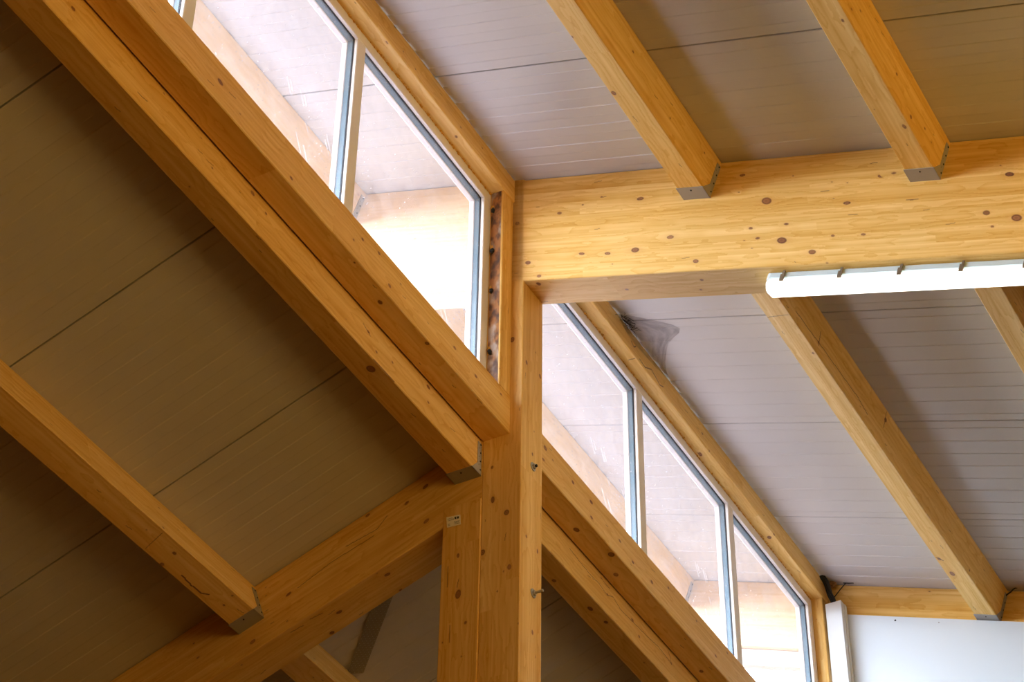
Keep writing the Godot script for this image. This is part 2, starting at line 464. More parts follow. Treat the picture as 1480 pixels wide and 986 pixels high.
# returns [mesh, material]
func timber(key: String, ppm: float, lam := 0.0, lam_faces: Array = [], s_off := 0.0, density := 1.2, tex_len := 0.0, tint := Color(1, 1, 1), ch := 0.004) -> Array:
	var t: Array = T[key]
	var a: Vector3 = t[1]
	var u: Vector3 = t[2]
	var v: Vector3 = t[3]
	var ln := a.length() if tex_len == 0.0 else tex_len
	var w: int = min(2048, int(ceil(ln * ppm)))
	var wu := int(max(8, round(u.length() * ppm)))
	var wv := int(max(8, round(v.length() * ppm)))
	var strips := [wu, wv, wu, wv]
	timber_count += 1
	var m := wood_material(w, strips, ppm, lam, lam_faces, KNOTS.get(key, []), timber_count, s_off, density, tint, CRACKS.get(key, []), HAZE_PALED.get(key, 0.0))
	return [timber_mesh(a, u, v, ch, w, strips, ppm, s_off), m]

# ------------------------------------------------------------------ joist hanger on the end of a purlin
# o: lower -x corner of the purlin at the face it hangs from; u, v: width and height; zd: direction away from the beam (+1 / -1)
func hanger(parent: Node3D, o: Vector3, u: Vector3, v: Vector3, zd: float, far_side := false) -> void:
	var st := new_st()
	var un := u.normalized()
	var vn := v.normalized()
	var z := Vector3(0, 0, zd)
	var th := 0.003
	var d := 0.085
	# bottom plate
	var p := [o - un * th, o + u + un * th, o + u + un * th + z * d, o - un * th + z * d]
	var q := []
	for e in p:
		q.append(e - vn * th)
	quad(st, q, -vn)
	quad(st, p, vn)
	for i in 4:
		var j := (i + 1) % 4
		quad(st, [p[i], p[j], q[j], q[i]], (p[i] + p[j]) / 2.0 - (p[0] + p[2]) / 2.0)
	# side plates: flared foot, narrow upright
	for s in [0, 1]:
		var b := o + (u if s == 1 else Vector3.ZERO)
		var out := un if s == 1 else -un
		var hh := v.length() * 0.86
		var prof := [Vector2(0, -th), Vector2(d, -th), Vector2(d * 0.55, 0.04), Vector2(0.034, 0.055), Vector2(0.034, hh), Vector2(0, hh)]
		var c0 := b + z * 0.012 + vn * 0.02
		for i in prof.size():
			var a0: Vector2 = prof[i]
			var a1: Vector2 = prof[(i + 1) % prof.size()]
			var w0 := b + z * a0.x + vn * a0.y
			var w1 := b + z * a1.x + vn * a1.y
			quad(st, [c0 + out * th, w0 + out * th, w1 + out * th, w1 + out * th], out)
			quad(st, [w0, w1, w1 + out * th, w0 + out * th], (w0 + w1) / 2.0 - c0)
	var hg := part("joist_hanger", st.commit(), m_steel, parent)
	hg.set_meta("label", "grey galvanised steel joist hanger with nail holes")
	var nail := nail_mesh()
	var side := o + u + un * (th + 0.0005)
	for k in 7:
		var nn := part("nail", nail, m_dark if k % 2 == 0 else m_bolt, hg, side + z * (0.012 + 0.011 * (k % 2)) + vn * (0.025 + k * v.length() * 0.115))
		nn.basis = Basis(un, vn, un.cross(vn))
	var hole := part("nail", nail, m_dark, hg, o + u * 0.5 - vn * (th + 0.0005) + z * (d - 0.02))
	hole.basis = Basis(-vn, un, (-vn).cross(un))

var nail_cache: ArrayMesh
func nail_mesh() -> ArrayMesh:
	if nail_cache == null:
		nail_cache = tube_mesh([Vector3(-0.001, 0, 0), Vector3(0.0016, 0, 0)], 0.0042, 8)
	return nail_cache

# ------------------------------------------------------------------ roof panels
# one sandwich panel one metre wide (z 0..1), x from x0 to x1, slope per metre, ribbed underside
func panel_mesh(x0: float, x1: float, slope: float) -> ArrayMesh:
	var st := new_st()
	var prof := []       # (z, y) of the underside, y up into the panel
	var g := 0.0045
	prof.append(Vector2(0.0, 0.022))
	prof.append(Vector2(g, 0.022))
	prof.append(Vector2(g, 0.003))
	prof.append(Vector2(g + 0.003, 0.0))
	var n := 8
	var pitch := (1.0 - 2.0 * g) / n
	for i in n:
		var z := g + pitch * i
		if i > 0:
			prof.append(Vector2(z, 0.0))
		prof.append(Vector2(z + pitch * 0.5 - 0.004, 0.0))
		prof.append(Vector2(z + pitch * 0.5, 0.003))
		if i < n - 1:
			prof.append(Vector2(z + pitch - 0.004, 0.003))
	prof.append(Vector2(1.0 - g - 0.003, 0.003))
	prof.append(Vector2(1.0 - g, 0.005))
	prof.append(Vector2(1.0 - g, 0.022))
	prof.append(Vector2(1.0, 0.022))
	prof.append(Vector2(1.0, 0.109))
	prof.append(Vector2(0.0, 0.109))
	for i in prof.size():
		var a: Vector2 = prof[i]
		var b: Vector2 = prof[(i + 1) % prof.size()]
		var e := b - a
		var out := Vector3(0, -e.x, e.y)   # polygon runs +z along the bottom
		var ya := a.y
		var yb := b.y
		quad(st, [Vector3(x0, ya + slope * x0, a.x), Vector3(x1, ya + slope * x1, a.x), Vector3(x1, yb + slope * x1, b.x), Vector3(x0, yb + slope * x0, b.x)], out)
	for x in [x0, x1]:
		quad(st, [Vector3(x, slope * x, 0.005), Vector3(x, slope * x, 0.995), Vector3(x, 0.11 + slope * x, 1), Vector3(x, 0.11 + slope * x, 0)], Vector3(-1 if x == x0 else 1, 0, 0))
	return st.commit()

# weather-side sheet of a panel, with two raised ribs
func skin(st: SurfaceTool, x0: float, x1: float, slope: float) -> void:
	var prof := [Vector2(0, 0.110), Vector2(0.02, 0.135), Vector2(0.06, 0.135), Vector2(0.08, 0.110), Vector2(0.5, 0.110), Vector2(0.52, 0.135), Vector2(0.56, 0.135), Vector2(0.58, 0.110), Vector2(1, 0.110)]
	for i in prof.size() - 1:
		var a: Vector2 = prof[i]
		var b: Vector2 = prof[i + 1]
		quad(st, [Vector3(x0, a.y + slope * x0, a.x), Vector3(x1, a.y + slope * x1, a.x), Vector3(x1, b.y + slope * x1, b.x), Vector3(x0, b.y + slope * x0, b.x)], Vector3(0, 1, 0))

# ------------------------------------------------------------------ window unit of one bay
# zs: near edge, mullion centres ..., far edge (falling z)
func window_unit(called: String, z_near: float, mulls: Array, z_far: float, sd: int) -> void:
	var w := structure(called)
	var fw := 0.064
	var mw := 0.069
	var y0 := SY1
	var y1 := HBY - 0.002
	var st := new_st()
	# room-side frame ring
	var d := 0.021
	var xa := FX - d / 2.0
	add_box(st, Vector3(xa, y1 - fw / 2, (z_near + z_far) / 2), Vector3(d / 2, fw / 2, (z_near - z_far) / 2), 0.003)
	add_box(st, Vector3(xa, y0 + fw / 2, (z_near + z_far) / 2), Vector3(d / 2, fw / 2, (z_near - z_far) / 2), 0.003)
	add_box(st, Vector3(xa, (y0 + y1) / 2, z_near - fw / 2), Vector3(d / 2, (y1 - y0) / 2 - fw, fw / 2), 0.003)
	add_box(st, Vector3(xa, (y0 + y1) / 2, z_far + fw / 2), Vector3(d / 2, (y1 - y0) / 2 - fw, fw / 2), 0.003)
	# weather-side frame ring
	var xo := FX - 0.066
	var k := 0.010
	add_box(st, Vector3(xo, y1 - (fw + k) / 2, (z_near + z_far) / 2), Vector3(0.014, (fw + k) / 2, (z_near - z_far) / 2), 0.003)
	add_box(st, Vector3(xo, y0 + (fw + k) / 2, (z_near + z_far) / 2), Vector3(0.014, (fw + k) / 2, (z_near - z_far) / 2), 0.003)
	add_box(st, Vector3(xo, (y0 + y1) / 2, z_near - (fw + k) / 2), Vector3(0.014, (y1 - y0) / 2 - fw - k, (fw + k) / 2), 0.003)
	add_box(st, Vector3(xo, (y0 + y1) / 2, z_far + (fw + k) / 2), Vector3(0.014, (y1 - y0) / 2 - fw - k, (fw + k) / 2), 0.003)
	part("frame", st.commit(), m_frame, w)
	for m in mulls:
		var sm := new_st()
		add_box(sm, Vector3(xa, (y0 + y1) / 2, m), Vector3(d / 2, (y1 - y0) / 2 - fw, mw / 2), 0.003)
		add_box(sm, Vector3(xo, (y0 + y1) / 2, m), Vector3(0.014, (y1 - y0) / 2 - fw - k, mw / 2 + k), 0.003)
		part("mullion", sm.commit(), m_frame, w)
	# panes
	var edges := [z_near - fw]
	for m in mulls:
		edges.append(m + mw / 2)
		edges.append(m - mw / 2)
	edges.append(z_far + fw)
	for i in range(0, edges.size(), 2):
		var za: float = edges[i]
		var zb: float = edges[i + 1]
		var gy0 := y0 + fw
		var gy1 := y1 - fw
		var gx := FX - 0.023
		var sg := new_st()
		# pane proper (thin box, uv over its face)
		for s in [-1.0, 1.0]:
			var xx: float = gx + s * 0.0015
			quad(sg, [Vector3(xx, gy0, za), Vector3(xx, gy1, za), Vector3(xx, gy1, zb), Vector3(xx, gy0, zb)], Vector3(s, 0, 0), [Vector2(0, 1), Vector2(0, 0), Vector2(1, 0), Vector2(1, 1)])
		var pane := part("glass_pane", sg.commit(), m_glass, w)
		# metal spacer of the double glazing, with its black seal
		var sp := new_st()
		var hz := (za - zb) / 2.0
		var cz := (za + zb) / 2.0
		var x2 := FX - 0.0385
		var t := 0.004
		add_box(sp, Vector3(x2, gy1 - t / 2, cz), Vector3(0.0135, t / 2, hz))
		add_box(sp, Vector3(x2, gy0 + t / 2, cz), Vector3(0.0135, t / 2, hz))
		add_box(sp, Vector3(x2, (gy0 + gy1) / 2, za - t / 2), Vector3(0.0135, (gy1 - gy0) / 2 - t, t / 2))
		add_box(sp, Vector3(x2, (gy0 + gy1) / 2, zb + t / 2), Vector3(0.0135, (gy1 - gy0) / 2 - t, t / 2))
		part("spacer", sp.commit(), m_spacer, pane)
		var se := new_st()
		var x3 := FX - 0.0215
		t = 0.0025
		add_box(se, Vector3(x3, gy1 - t / 2, cz), Vector3(0.003, t / 2, hz))
		add_box(se, Vector3(x3, gy0 + t / 2, cz), Vector3(0.003, t / 2, hz))
		add_box(se, Vector3(x3, (gy0 + gy1) / 2, za - t / 2), Vector3(0.003, (gy1 - gy0) / 2 - t, t / 2))
		add_box(se, Vector3(x3, (gy0 + gy1) / 2, zb + t / 2), Vector3(0.003, (gy1 - gy0) / 2 - t, t / 2))
		part("seal", se.commit(), m_seal, pane)
	# bead of squeezed-out foam along the top of the frame
	rng.seed = 77 + sd
	var sf := new_st()
	var zz := z_near
	while zz > z_far:
		var r := rng.randf_range(0.003, 0.008)
		var c := Vector3(FX - 0.004 + rng.randf_range(-0.003, 0.006), HBY - 0.001, zz)
		var b := Basis.from_euler(Vector3(rng.randf() * 3, rng.randf() * 3, rng.randf() * 3))
		add_box(sf, c, Vector3(r, r * 0.7, r * 1.4), r * 0.4, b)
		zz -= rng.randf_range(0.008, 0.03)
	var fo := part("foam_bead", sf.commit(), m_foam, w)
	fo.set_meta("kind", "stuff")
	fo.set_meta("label", "crumbly yellow expanding foam squeezed out above the frame")

func glass_texture() -> ImageTexture:
	# dust film, splashes and scratches on the panes: whitish matter, alpha is how much of it there is
	var n := 512
	var nz := FastNoiseLite.new()
	nz.seed = 5
	nz.frequency = 0.012
	nz.fractal_octaves = 4
	var film := nz.get_image(n, n)
	film.convert(Image.FORMAT_L8)
	var fd := film.get_data()
	var out := PackedByteArray()
	out.resize(n * n * 4)
	for i in n * n:
		var o := i * 4
		out[o] = 244
		out[o + 1] = 240
		out[o + 2] = 244
		out[o + 3] = int(15 + fd[i] * 0.08)
	var img := Image.create_from_data(n, n, false, Image.FORMAT_RGBA8, out)
	rng.seed = 31
	for i in 620:
		var x := rng.randi_range(2, n - 4)
		var y := int(n * (1.0 - pow(rng.randf(), 1.7))) - 3
		y = clamp(y, 2, n - 4)
		var c := Color(0.97, 0.95, 0.96, rng.randf_range(0.25, 0.8))
		img.set_pixel(x, y, c)
		if rng.randf() < 0.45:
			img.set_pixel(x + 1, y, c)
			img.set_pixel(x, y + 1, c)
	for i in 9:
		var x := rng.randf_range(300, n - 60)
		var y := rng.randf_range(n * 0.55, n - 60)
		var ln := rng.randf_range(18, 46)
		for q in int(ln):
			img.set_pixel(int(x + q * 0.55), int(y + q), Color(0.98, 0.97, 0.98, 0.7))
	return ImageTexture.create_from_image(img)

# ------------------------------------------------------------------ scene
func _ready() -> void:
	rng.seed = 1
	# camera
	var cam := Camera3D.new()
	cam.name = "camera"
	cam.fov = 17.5328
	cam.transform = Transform3D(Basis(Vector3(0.87567, 0.01207, -0.48263), Vector3(0.30671, 0.75812, 0.57546), Vector3(0.37283, -0.65195, 0.66028)).orthonormalized(), Vector3(3.9573, -5.9537, 6.8473))
	cam.far = 200.0
	add_child(cam)
	cam.current = true

	# overcast sky
	var env := Environment.new()
	var sky := Sky.new()
	var sm := ProceduralSkyMaterial.new()
	sm.sky_top_color = Color(0.86, 0.92, 1.0)
	sm.sky_horizon_color = Color(0.62, 0.64, 0.67)
	sm.sky_curve = 0.10
	sm.ground_horizon_color = Color(0.50, 0.48, 0.46)
	sm.ground_bottom_color = Color(0.34, 0.32, 0.30)
	sm.sky_energy_multiplier = 3.95
	sm.ground_energy_multiplier = 1.4
	sky.sky_material = sm
	env.background_mode = Environment.BG_SKY
	env.sky = sky
	env.tonemap_mode = Environment.TONE_MAPPER_LINEAR
	env.tonemap_exposure = 1.17
	env.sdfgi_enabled = true
	env.ssao_enabled = true
	env.ssil_enabled = true
	var we := WorldEnvironment.new()
	we.name = "world_environment"
	we.environment = env
	add_child(we)

	make_materials()
	make_boards()
	build_shell()
	build_timber()
	build_windows()
	build_lamps()
	build_details()

func make_materials() -> void:
	m_panel = mat(Color(0.775, 0.76, 0.74), 0.4)
	m_frame = mat(Color(0.90, 0.88, 0.86), 0.4)
	m_spacer = mat(Color(0.27, 0.39, 0.44), 0.4)
	m_seal = mat(Color(0.10, 0.11, 0.13), 0.6)
	m_steel = mat(Color(0.62, 0.60, 0.57), 0.5, 0.1)

	m_bolt = mat(Color(0.62, 0.61, 0.59), 0.4, 0.2)
	m_dark = mat(Color(0.06, 0.05, 0.05), 0.7)
	m_white = mat(Color(0.86, 0.87, 0.87), 0.5)
	m_plaster = mat(Color(0.81, 0.84, 0.86), 0.8)
	m_foam = mat(Color(0.80, 0.58, 0.22), 0.9)
	m_floor = mat(Color(0.55, 0.39, 0.15), 0.5)
	m_roof = mat(Color(0.36, 0.315, 0.335), 0.6)
	m_boarding = mat(Color(0.60, 0.43, 0.15), 0.7)
	m_glass = StandardMaterial3D.new()
	m_glass.transparency = BaseMaterial3D.TRANSPARENCY_ALPHA
	m_glass.albedo_texture = glass_texture()
	m_glass.roughness = 0.04
	m_glass.backlight_enabled = true
	m_glass.backlight = Color(0.55, 0.55, 0.55)

func build_shell() -> void:
	# high roof, overhanging the clerestory, and low roof
	var z0 := -4.2107
	var high := structure("ceiling", Vector3(0, H0, 0))
	var pm := panel_mesh(-1.12, 6.4, -SH)
	var sk := new_st()
	skin(sk, -1.12, 6.4, -SH)
	var skin_high := sk.commit()
	for i in 13:
		part("outer_skin", skin_high, m_roof, part("panel", pm, m_panel, high, Vector3(0, 0, z0 + i)))
	var low := structure("ceiling_low", Vector3(0, L0, 0))
	var pl := panel_mesh(-6.4, -0.056, SL)
	sk = new_st()
	skin(sk, -6.4, -0.056, SL)
	var skin_low := sk.commit()
	for i in 13:
		part("outer_skin", skin_low, m_roof, part("panel", pl, m_panel, low, Vector3(0, 0, z0 + i)))
	# floor and walls
	var fl := part("floor", span_mesh(Vector3(-6.6, FLOOR_Y - 0.2, -4.4), Vector3(6.6, FLOOR_Y, 9.0)), m_floor, self)
	fl.set_meta("kind", "structure")
	# far wall: plaster panel below the sloping far beam (high hall)
	var st := new_st()
	var zf := -BAY + 0.03
	var zb := -BAY - 0.2
	var off := -0.2335
	var xs := [HDX + 0.001, 6.3]
	quad(st, [Vector3(xs[0], FLOOR_Y, zf), Vector3(xs[1], FLOOR_Y, zf), Vector3(xs[1], hy(xs[1]) + off, zf), Vector3(xs[0], hy(xs[0]) + off, zf)], Vector3(0, 0, 1))
	quad(st, [Vector3(xs[0], hy(xs[0]) + off, zf), Vector3(xs[1], hy(xs[1]) + off, zf), Vector3(xs[1], hy(xs[1]) + off, -BAY), Vector3(xs[0], hy(xs[0]) + off, -BAY)], Vector3(0, 1, 0))
	quad(st, [Vector3(xs[0], FLOOR_Y, zf), Vector3(xs[0], FLOOR_Y, -BAY), Vector3(xs[0], hy(xs[0]) + off, -BAY), Vector3(xs[0], hy(xs[0]) + off, zf)], Vector3(-1, 0, 0))
	quad(st, [Vector3(xs[0], FLOOR_Y, -BAY), Vector3(xs[1], FLOOR_Y, -BAY), Vector3(xs[1], hy(xs[1]) + off, -BAY), Vector3(xs[0], hy(xs[0]) + off, -BAY)], Vector3(0, 0, -1))
	var wf := part("wall_far", st.commit(), m_plaster, self)
	wf.set_meta("kind", "structure")
	var wl := part("wall_far_low", span_mesh(Vector3(-6.3, FLOOR_Y, zb), Vector3(HDX, 0.25, -BAY)), m_boarding, self)
	wl.set_meta("kind", "structure")
	part("wall_right", span_mesh(Vector3(6.3, FLOOR_Y, -4.3), Vector3(6.5, hy(6.3) + 0.02, 8.9)), m_boarding, self).set_meta("kind", "structure")
	part("wall_left", span_mesh(Vector3(-6.5, FLOOR_Y, -4.3), Vector3(-6.3, ly(-6.3) + 0.02, 8.9)), m_boarding, self).set_meta("kind", "structure")
	part("wall_near", span_mesh(Vector3(-6.5, FLOOR_Y, 8.79), Vector3(6.5, 2.0, 8.95)), m_boarding, self).set_meta("kind", "structure")
	# the clerestory carries on behind the camera
	part("trim_1", span_mesh(Vector3(-0.05, 0.26, 4.4), Vector3(HDX, SY1, 8.79)), m_plaster, self).set_meta("kind", "structure")
	part("trim_2", span_mesh(Vector3(-0.05, HBY, 4.4), Vector3(HDX, hy(HDX) + 0.003, 8.79)), m_plaster, self).set_meta("kind", "structure")

func place_timber(called: String, key: String, label: String, category: String, group: String, tm: Array) -> Node3D:
	var o := part(called, tm[0], tm[1], self, T[key][0])
	tag(o, label, category, group)
	return o

func purlin(called: String, key: String, label: String, group: String, ppm: float, hang_far: bool, hang_near: bool, density := 1.0) -> Node3D:
	var t: Array = T[key]
	var o := thing(called, t[0], label, "purlin", group)
	var tm := timber(key, ppm, 0.0, [], 0.0, density)
	part("timber", tm[0], tm[1], o)
	if hang_far:
		hanger(o, t[1], t[2], t[3], 1.0)
	if hang_near:
		hanger(o, Vector3.ZERO, t[2], t[3], -1.0)
	return o

func build_timber() -> void:
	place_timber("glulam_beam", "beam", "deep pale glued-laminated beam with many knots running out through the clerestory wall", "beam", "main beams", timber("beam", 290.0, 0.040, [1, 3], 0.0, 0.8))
	place_timber("glulam_beam", "lowbeam", "dark reddish glued-laminated beam under the low roof, resting on the post with the sticker", "beam", "main beams", timber("lowbeam", 290.0, 0.040, [1, 3], 0.0, 0.8, 0.0))
	place_timber("glulam_beam", "farbeam", "orange glued-laminated beam along the top of the white end wall", "beam", "main beams", timber("farbeam", 250.0, 0.040, [1, 3], 0.0, 0.9))
	# column and post
	var col := thing("timber_column", T["column"][0], "tall square timber column with two bolts between the two rows of windows", "column")
	var tm := timber("column", 330.0, 0.067, [0, 2], 5.6, 0.3, 3.83)
	part("shaft", tm[0], tm[1], col)
	bolts(col)
	var pos := thing("timber_post", T["post"][0] + Vector3(0, 0, 0.005), "shorter timber post with a small white sticker beside the tall column", "post")
	tm = timber("post", 330.0, 0.066, [0, 2], 4.8, 0.3, 2.7)
	part("shaft", tm[0], tm[1], pos)
	sticker(pos)
	# rows along the ridge
	place_timber("header_beam", "headL", "orange header timber above the windows nearer the camera", "beam", "window headers", timber("headL", 300.0))
	place_timber("header_beam", "headR", "orange header timber with a cobweb above the three far windows", "beam", "window headers", timber("headR", 300.0))
	place_timber("sill_beam", "sillL", "orange sill timber under the windows nearer the camera, ending at the column", "beam", "window sills", timber("sillL", 300.0))
	place_timber("sill_beam", "sillR", "light brown sill timber under the three far windows", "beam", "window sills", timber("sillR", 300.0))
	var gl := "purlins of the low roof"
	var gh := "purlins of the high roof"
	purlin("roof_purlin", "p1L", "low roof purlin right beside the near window sill, hung on the column", gl, 300.0, true, false)
	purlin("roof_purlin", "p1R", "cracked low roof purlin beside the far window sill", gl, 300.0, false, false)
	purlin("roof_purlin", "p2L", "low roof purlin at the left edge, hung on the dark reddish beam", gl, 300.0, true, false)
	purlin("roof_purlin", "p2R", "low roof purlin seen below the dark reddish beam, beside the perforated strap", gl, 300.0, false, true)
	purlin("roof_purlin", "q1L", "high roof purlin nearest the near windows, hung on the deep pale beam", gh, 300.0, true, false)
	purlin("roof_purlin", "q2L", "high roof purlin in the upper right, hung on the deep pale beam", gh, 300.0, true, false)
	purlin("roof_purlin", "q1R", "long high roof purlin running from the lamp down to the white end wall", gh, 300.0, true, true)
	purlin("roof_purlin", "q2R", "high roof purlin cut off by the right edge below the lamp", gh, 300.0, true, true)
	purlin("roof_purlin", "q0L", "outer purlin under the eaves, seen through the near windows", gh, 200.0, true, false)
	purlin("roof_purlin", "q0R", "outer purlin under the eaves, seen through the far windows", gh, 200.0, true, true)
	# posts at both sides of each window row
	window_post("window_post", 0.0, 0.1015, "rough brown window post at the near side of the tall column", 1.0)
	window_post("window_post", -BAY, -3.9155, "orange window post beside the white cable trunking at the end wall", 0.0)
	# strip boards closing the gable outside, below the far beam
	var st := new_st()
	quad_board(st, -0.98, -0.06, -0.60, -0.485, -BAY - 0.09, -BAY - 0.035)
	var bo := part("gable_board", st.commit(), mat(Color(0.80, 0.74, 0.66), 0.7), self)
	tag(bo, "pale board under the far beam outside the last window", "board")

# sloping board parallel to the high roof: x range, offsets below the roof line, z range
func quad_board(st: SurfaceTool, x0: float, x1: float, o0: float, o1: float, z0: float, z1: float) -> void:
	var c := []
	for z in [z0, z1]:
		for e in [[x0, o0], [x1, o0], [x1, o1], [x0, o1]]:
			c.append(Vector3(e[0], hy(e[0]) + e[1], z))
	quad(st, [c[0], c[1], c[2], c[3]], Vector3(0, 0, -1))
	quad(st, [c[4], c[5], c[6], c[7]], Vector3(0, 0, 1))
	quad(st, [c[0], c[1], c[5], c[4]], Vector3(0, -1, 0))
	quad(st, [c[3], c[2], c[6], c[7]], Vector3(0, 1, 0))
	quad(st, [c[0], c[3], c[7], c[4]], Vector3(-1, 0, 0))
	quad(st, [c[1], c[2], c[6], c[5]], Vector3(1, 0, 0))

func window_post(called: String, z0: float, z1: float, label: String, rough: float) -> void:
	var a := Vector3(0, HBY - SY1, 0)
	var u := Vector3(0.1393, 0, 0)
	var v := Vector3(0, 0, z0 - z1)
	var ppm := 320.0
	timber_count += 1
	var strips := [44, 32, 44, 32]
	var w := int(a.length() * ppm)
	var m := wood_material(w, strips, ppm, 0.0, [], [], timber_count, 0.0, 1.0)
	var o := part(called, timber_mesh(a, u, v, 0.004, w, strips, ppm, 0.0), m, self, Vector3(SX - 0.1393, SY1, z1))
	tag(o, label, "post", "window posts")
	if rough > 0.0:
		# sawn, dirty reveal board and blobs of foam beside the frame
		rng.seed = 12
		var st := new_st()
		var n := 26
		var g := []
		for i in n + 1:
			var row := []
			var y := a.y * i / n
			for j in 5:
				var x := FX - SX + 0.1393 + 0.004 + (SX - FX - 0.014) * j / 4.0
				row.append(Vector3(x, y, 0.0008 + rng.randf() * 0.004 * (1.0 if j > 0 and j < 4 else 0.1)))
			g.append(row)
		for i in n:
			for j in 4:
				var uv := []
				for e in [[i, j], [i, j + 1], [i + 1, j + 1], [i + 1, j]]:
					uv.append(Vector2(e[0] / float(n), e[1] / 4.0))
				quad(st, [g[i][j], g[i][j + 1], g[i + 1][j + 1], g[i + 1][j]], Vector3(0, 0, 1), uv)
		var bk := part("waney_face", st.commit(), bark_material(), o)
		bk.set_meta("label", "rough dirty brown reveal with painted grey glints")
		for k in 4:
			var y := [1.13, 0.86, 0.60, 0.22][k] as float
			var b := part("foam_blob", lump_mesh(Vector3(0.010, 0.026, 0.010), 60 + k), m_foam, o, Vector3(FX - SX + 0.1393 + 0.012, y, 0.004))
			var b2 := part("shim", lump_mesh(Vector3(0.010, 0.016, 0.010), 80 + k), m_dark, o, Vector3(FX - SX + 0.1393 + 0.018, y - 0.012, 0.008))

func bark_material() -> StandardMaterial3D:
	var w := 384
	var h := 32
	var nz := FastNoiseLite.new()
	nz.seed = 9
	nz.frequency = 0.035
	nz.fractal_octaves = 4
	var im := nz.get_image(w, h)
	im.convert(Image.FORMAT_L8)
	nz.seed = 10
	nz.frequency = 0.014
	var im2 := nz.get_image(w, h)
	im2.convert(Image.FORMAT_L8)
	var a := im.get_data()
	var b := im2.get_data()
	var img := Image.create(w, h, false, Image.FORMAT_RGB8)
	for y in h:
		for x in w:
			var i := y * w + x
			var c := Color(0.64, 0.41, 0.19).lerp(Color(0.28, 0.16, 0.08), clamp(a[i] / 255.0 * 2.0 - 0.7, 0.0, 1.0))
			var g: float = clamp((b[i] / 255.0 - 0.54) * 4.0, 0.0, 1.0)
			c = c.lerp(Color(0.72, 0.66, 0.62), g * 0.8)  # glints of the reveal painted in as grey patches
			img.set_pixel(x, y, c)
	var m := StandardMaterial3D.new()
	m.albedo_texture = ImageTexture.create_from_image(img)
	m.roughness = 0.6
	return m

func bolts(col: Node3D) -> void:
	var at := col.position
	for k in 2:
		var p := [Vector3(0.1477, 0.118, -0.1072), Vector3(0.1477, -0.5624, -0.1157)][k] as Vector3
		var st := new_st()
		add_tube(st, [Vector3(0.0, 0, 0), Vector3(0.003, 0, 0)], 0.022, 20)
		var b := part("bolt", st.commit(), m_bolt, col, p - at + Vector3(0.0005, 0, 0))
		b.set_meta("label", "steel bolt end with a round washer")
		part("nut", tube_mesh([Vector3(0.003, 0, 0), Vector3(0.013, 0, 0)], 0.0125, 6), m_bolt, b)
		var ln := 0.022 if k == 0 else 0.05
		part("threaded_rod", tube_mesh([Vector3(0.0, 0, 0), Vector3(ln, 0, 0)], 0.0065, 10), m_bolt if k == 1 else m_dark, b)

func sticker(pos: Node3D) -> void:
	# small white paper label, printed with lines of type
	var w := 96
	var h := 72
	var img := Image.create(w, h, false, Image.FORMAT_RGB8)
	img.fill(Color(0.93, 0.90, 0.84))
	rng.seed = 3
	for r in 3:
		var x := 8
		while x < 44:
			var l := rng.randi_range(2, 7)
			img.fill_rect(Rect2i(x, 12 + r * 7, l, 3), Color(0.35, 0.32, 0.30))
			x += l + 3
	img.fill_rect(Rect2i(56, 10, 12, 16), Color(0.12, 0.11, 0.11))
	img.fill_rect(Rect2i(72, 10, 14, 16), Color(0.18, 0.16, 0.15))
	for r in 3:
		var x := 8 if r > 0 else 52
		while x < 86:
			var l := rng.randi_range(2, 6)
			if x < 20 or x > 50:
				img.fill_rect(Rect2i(x, 42 + r * 8, l, 4), Color(0.30, 0.28, 0.26))
			x += l + 2
	var m := StandardMaterial3D.new()
	m.albedo_texture = ImageTexture.create_from_image(img)
	m.roughness = 0.7
	var st := new_st()
	var c := [Vector3(-0.2291, -0.1072, 0), Vector3(-0.1574, -0.1165, 0), Vector3(-0.1522, -0.1714, 0), Vector3(-0.2234, -0.1662, 0)]
	var f := []
	var bk := []
	for p in c:
		f.append(p + Vector3(0, 0, 0.0062) - pos.position)
		bk.append(p + Vector3(0, 0, 0.005) - pos.position)
	quad(st, f, Vector3(0, 0, 1), [Vector2(0, 0), Vector2(1, 0), Vector2(1, 1), Vector2(0, 1)])
	for i in 4:
		var j := (i + 1) % 4
		quad(st, [f[i], f[j], bk[j], bk[i]], (f[i] + f[j]) / 2.0 - (f[0] + f[2]) / 2.0, [Vector2(0.02, 0.02), Vector2(0.02, 0.02), Vector2(0.02, 0.02), Vector2(0.02, 0.02)])
	part("sticker", st.commit(), m, pos).set_meta("label", "small white printed paper sticker")

func build_windows() -> void:
	# far edges of the mullions measured at 1.2665 and 2.445, -1.5746 and -2.7527
	window_unit("window_1", 4.40, [3.657, 2.479, 1.301], 0.1015, 1)
	window_unit("window_2", -BEAM_T - 0.002, [-1.540, -2.718], -3.9155, 2)
	window_unit("window_3", 8.70, [7.4, 6.0], 4.45, 3)

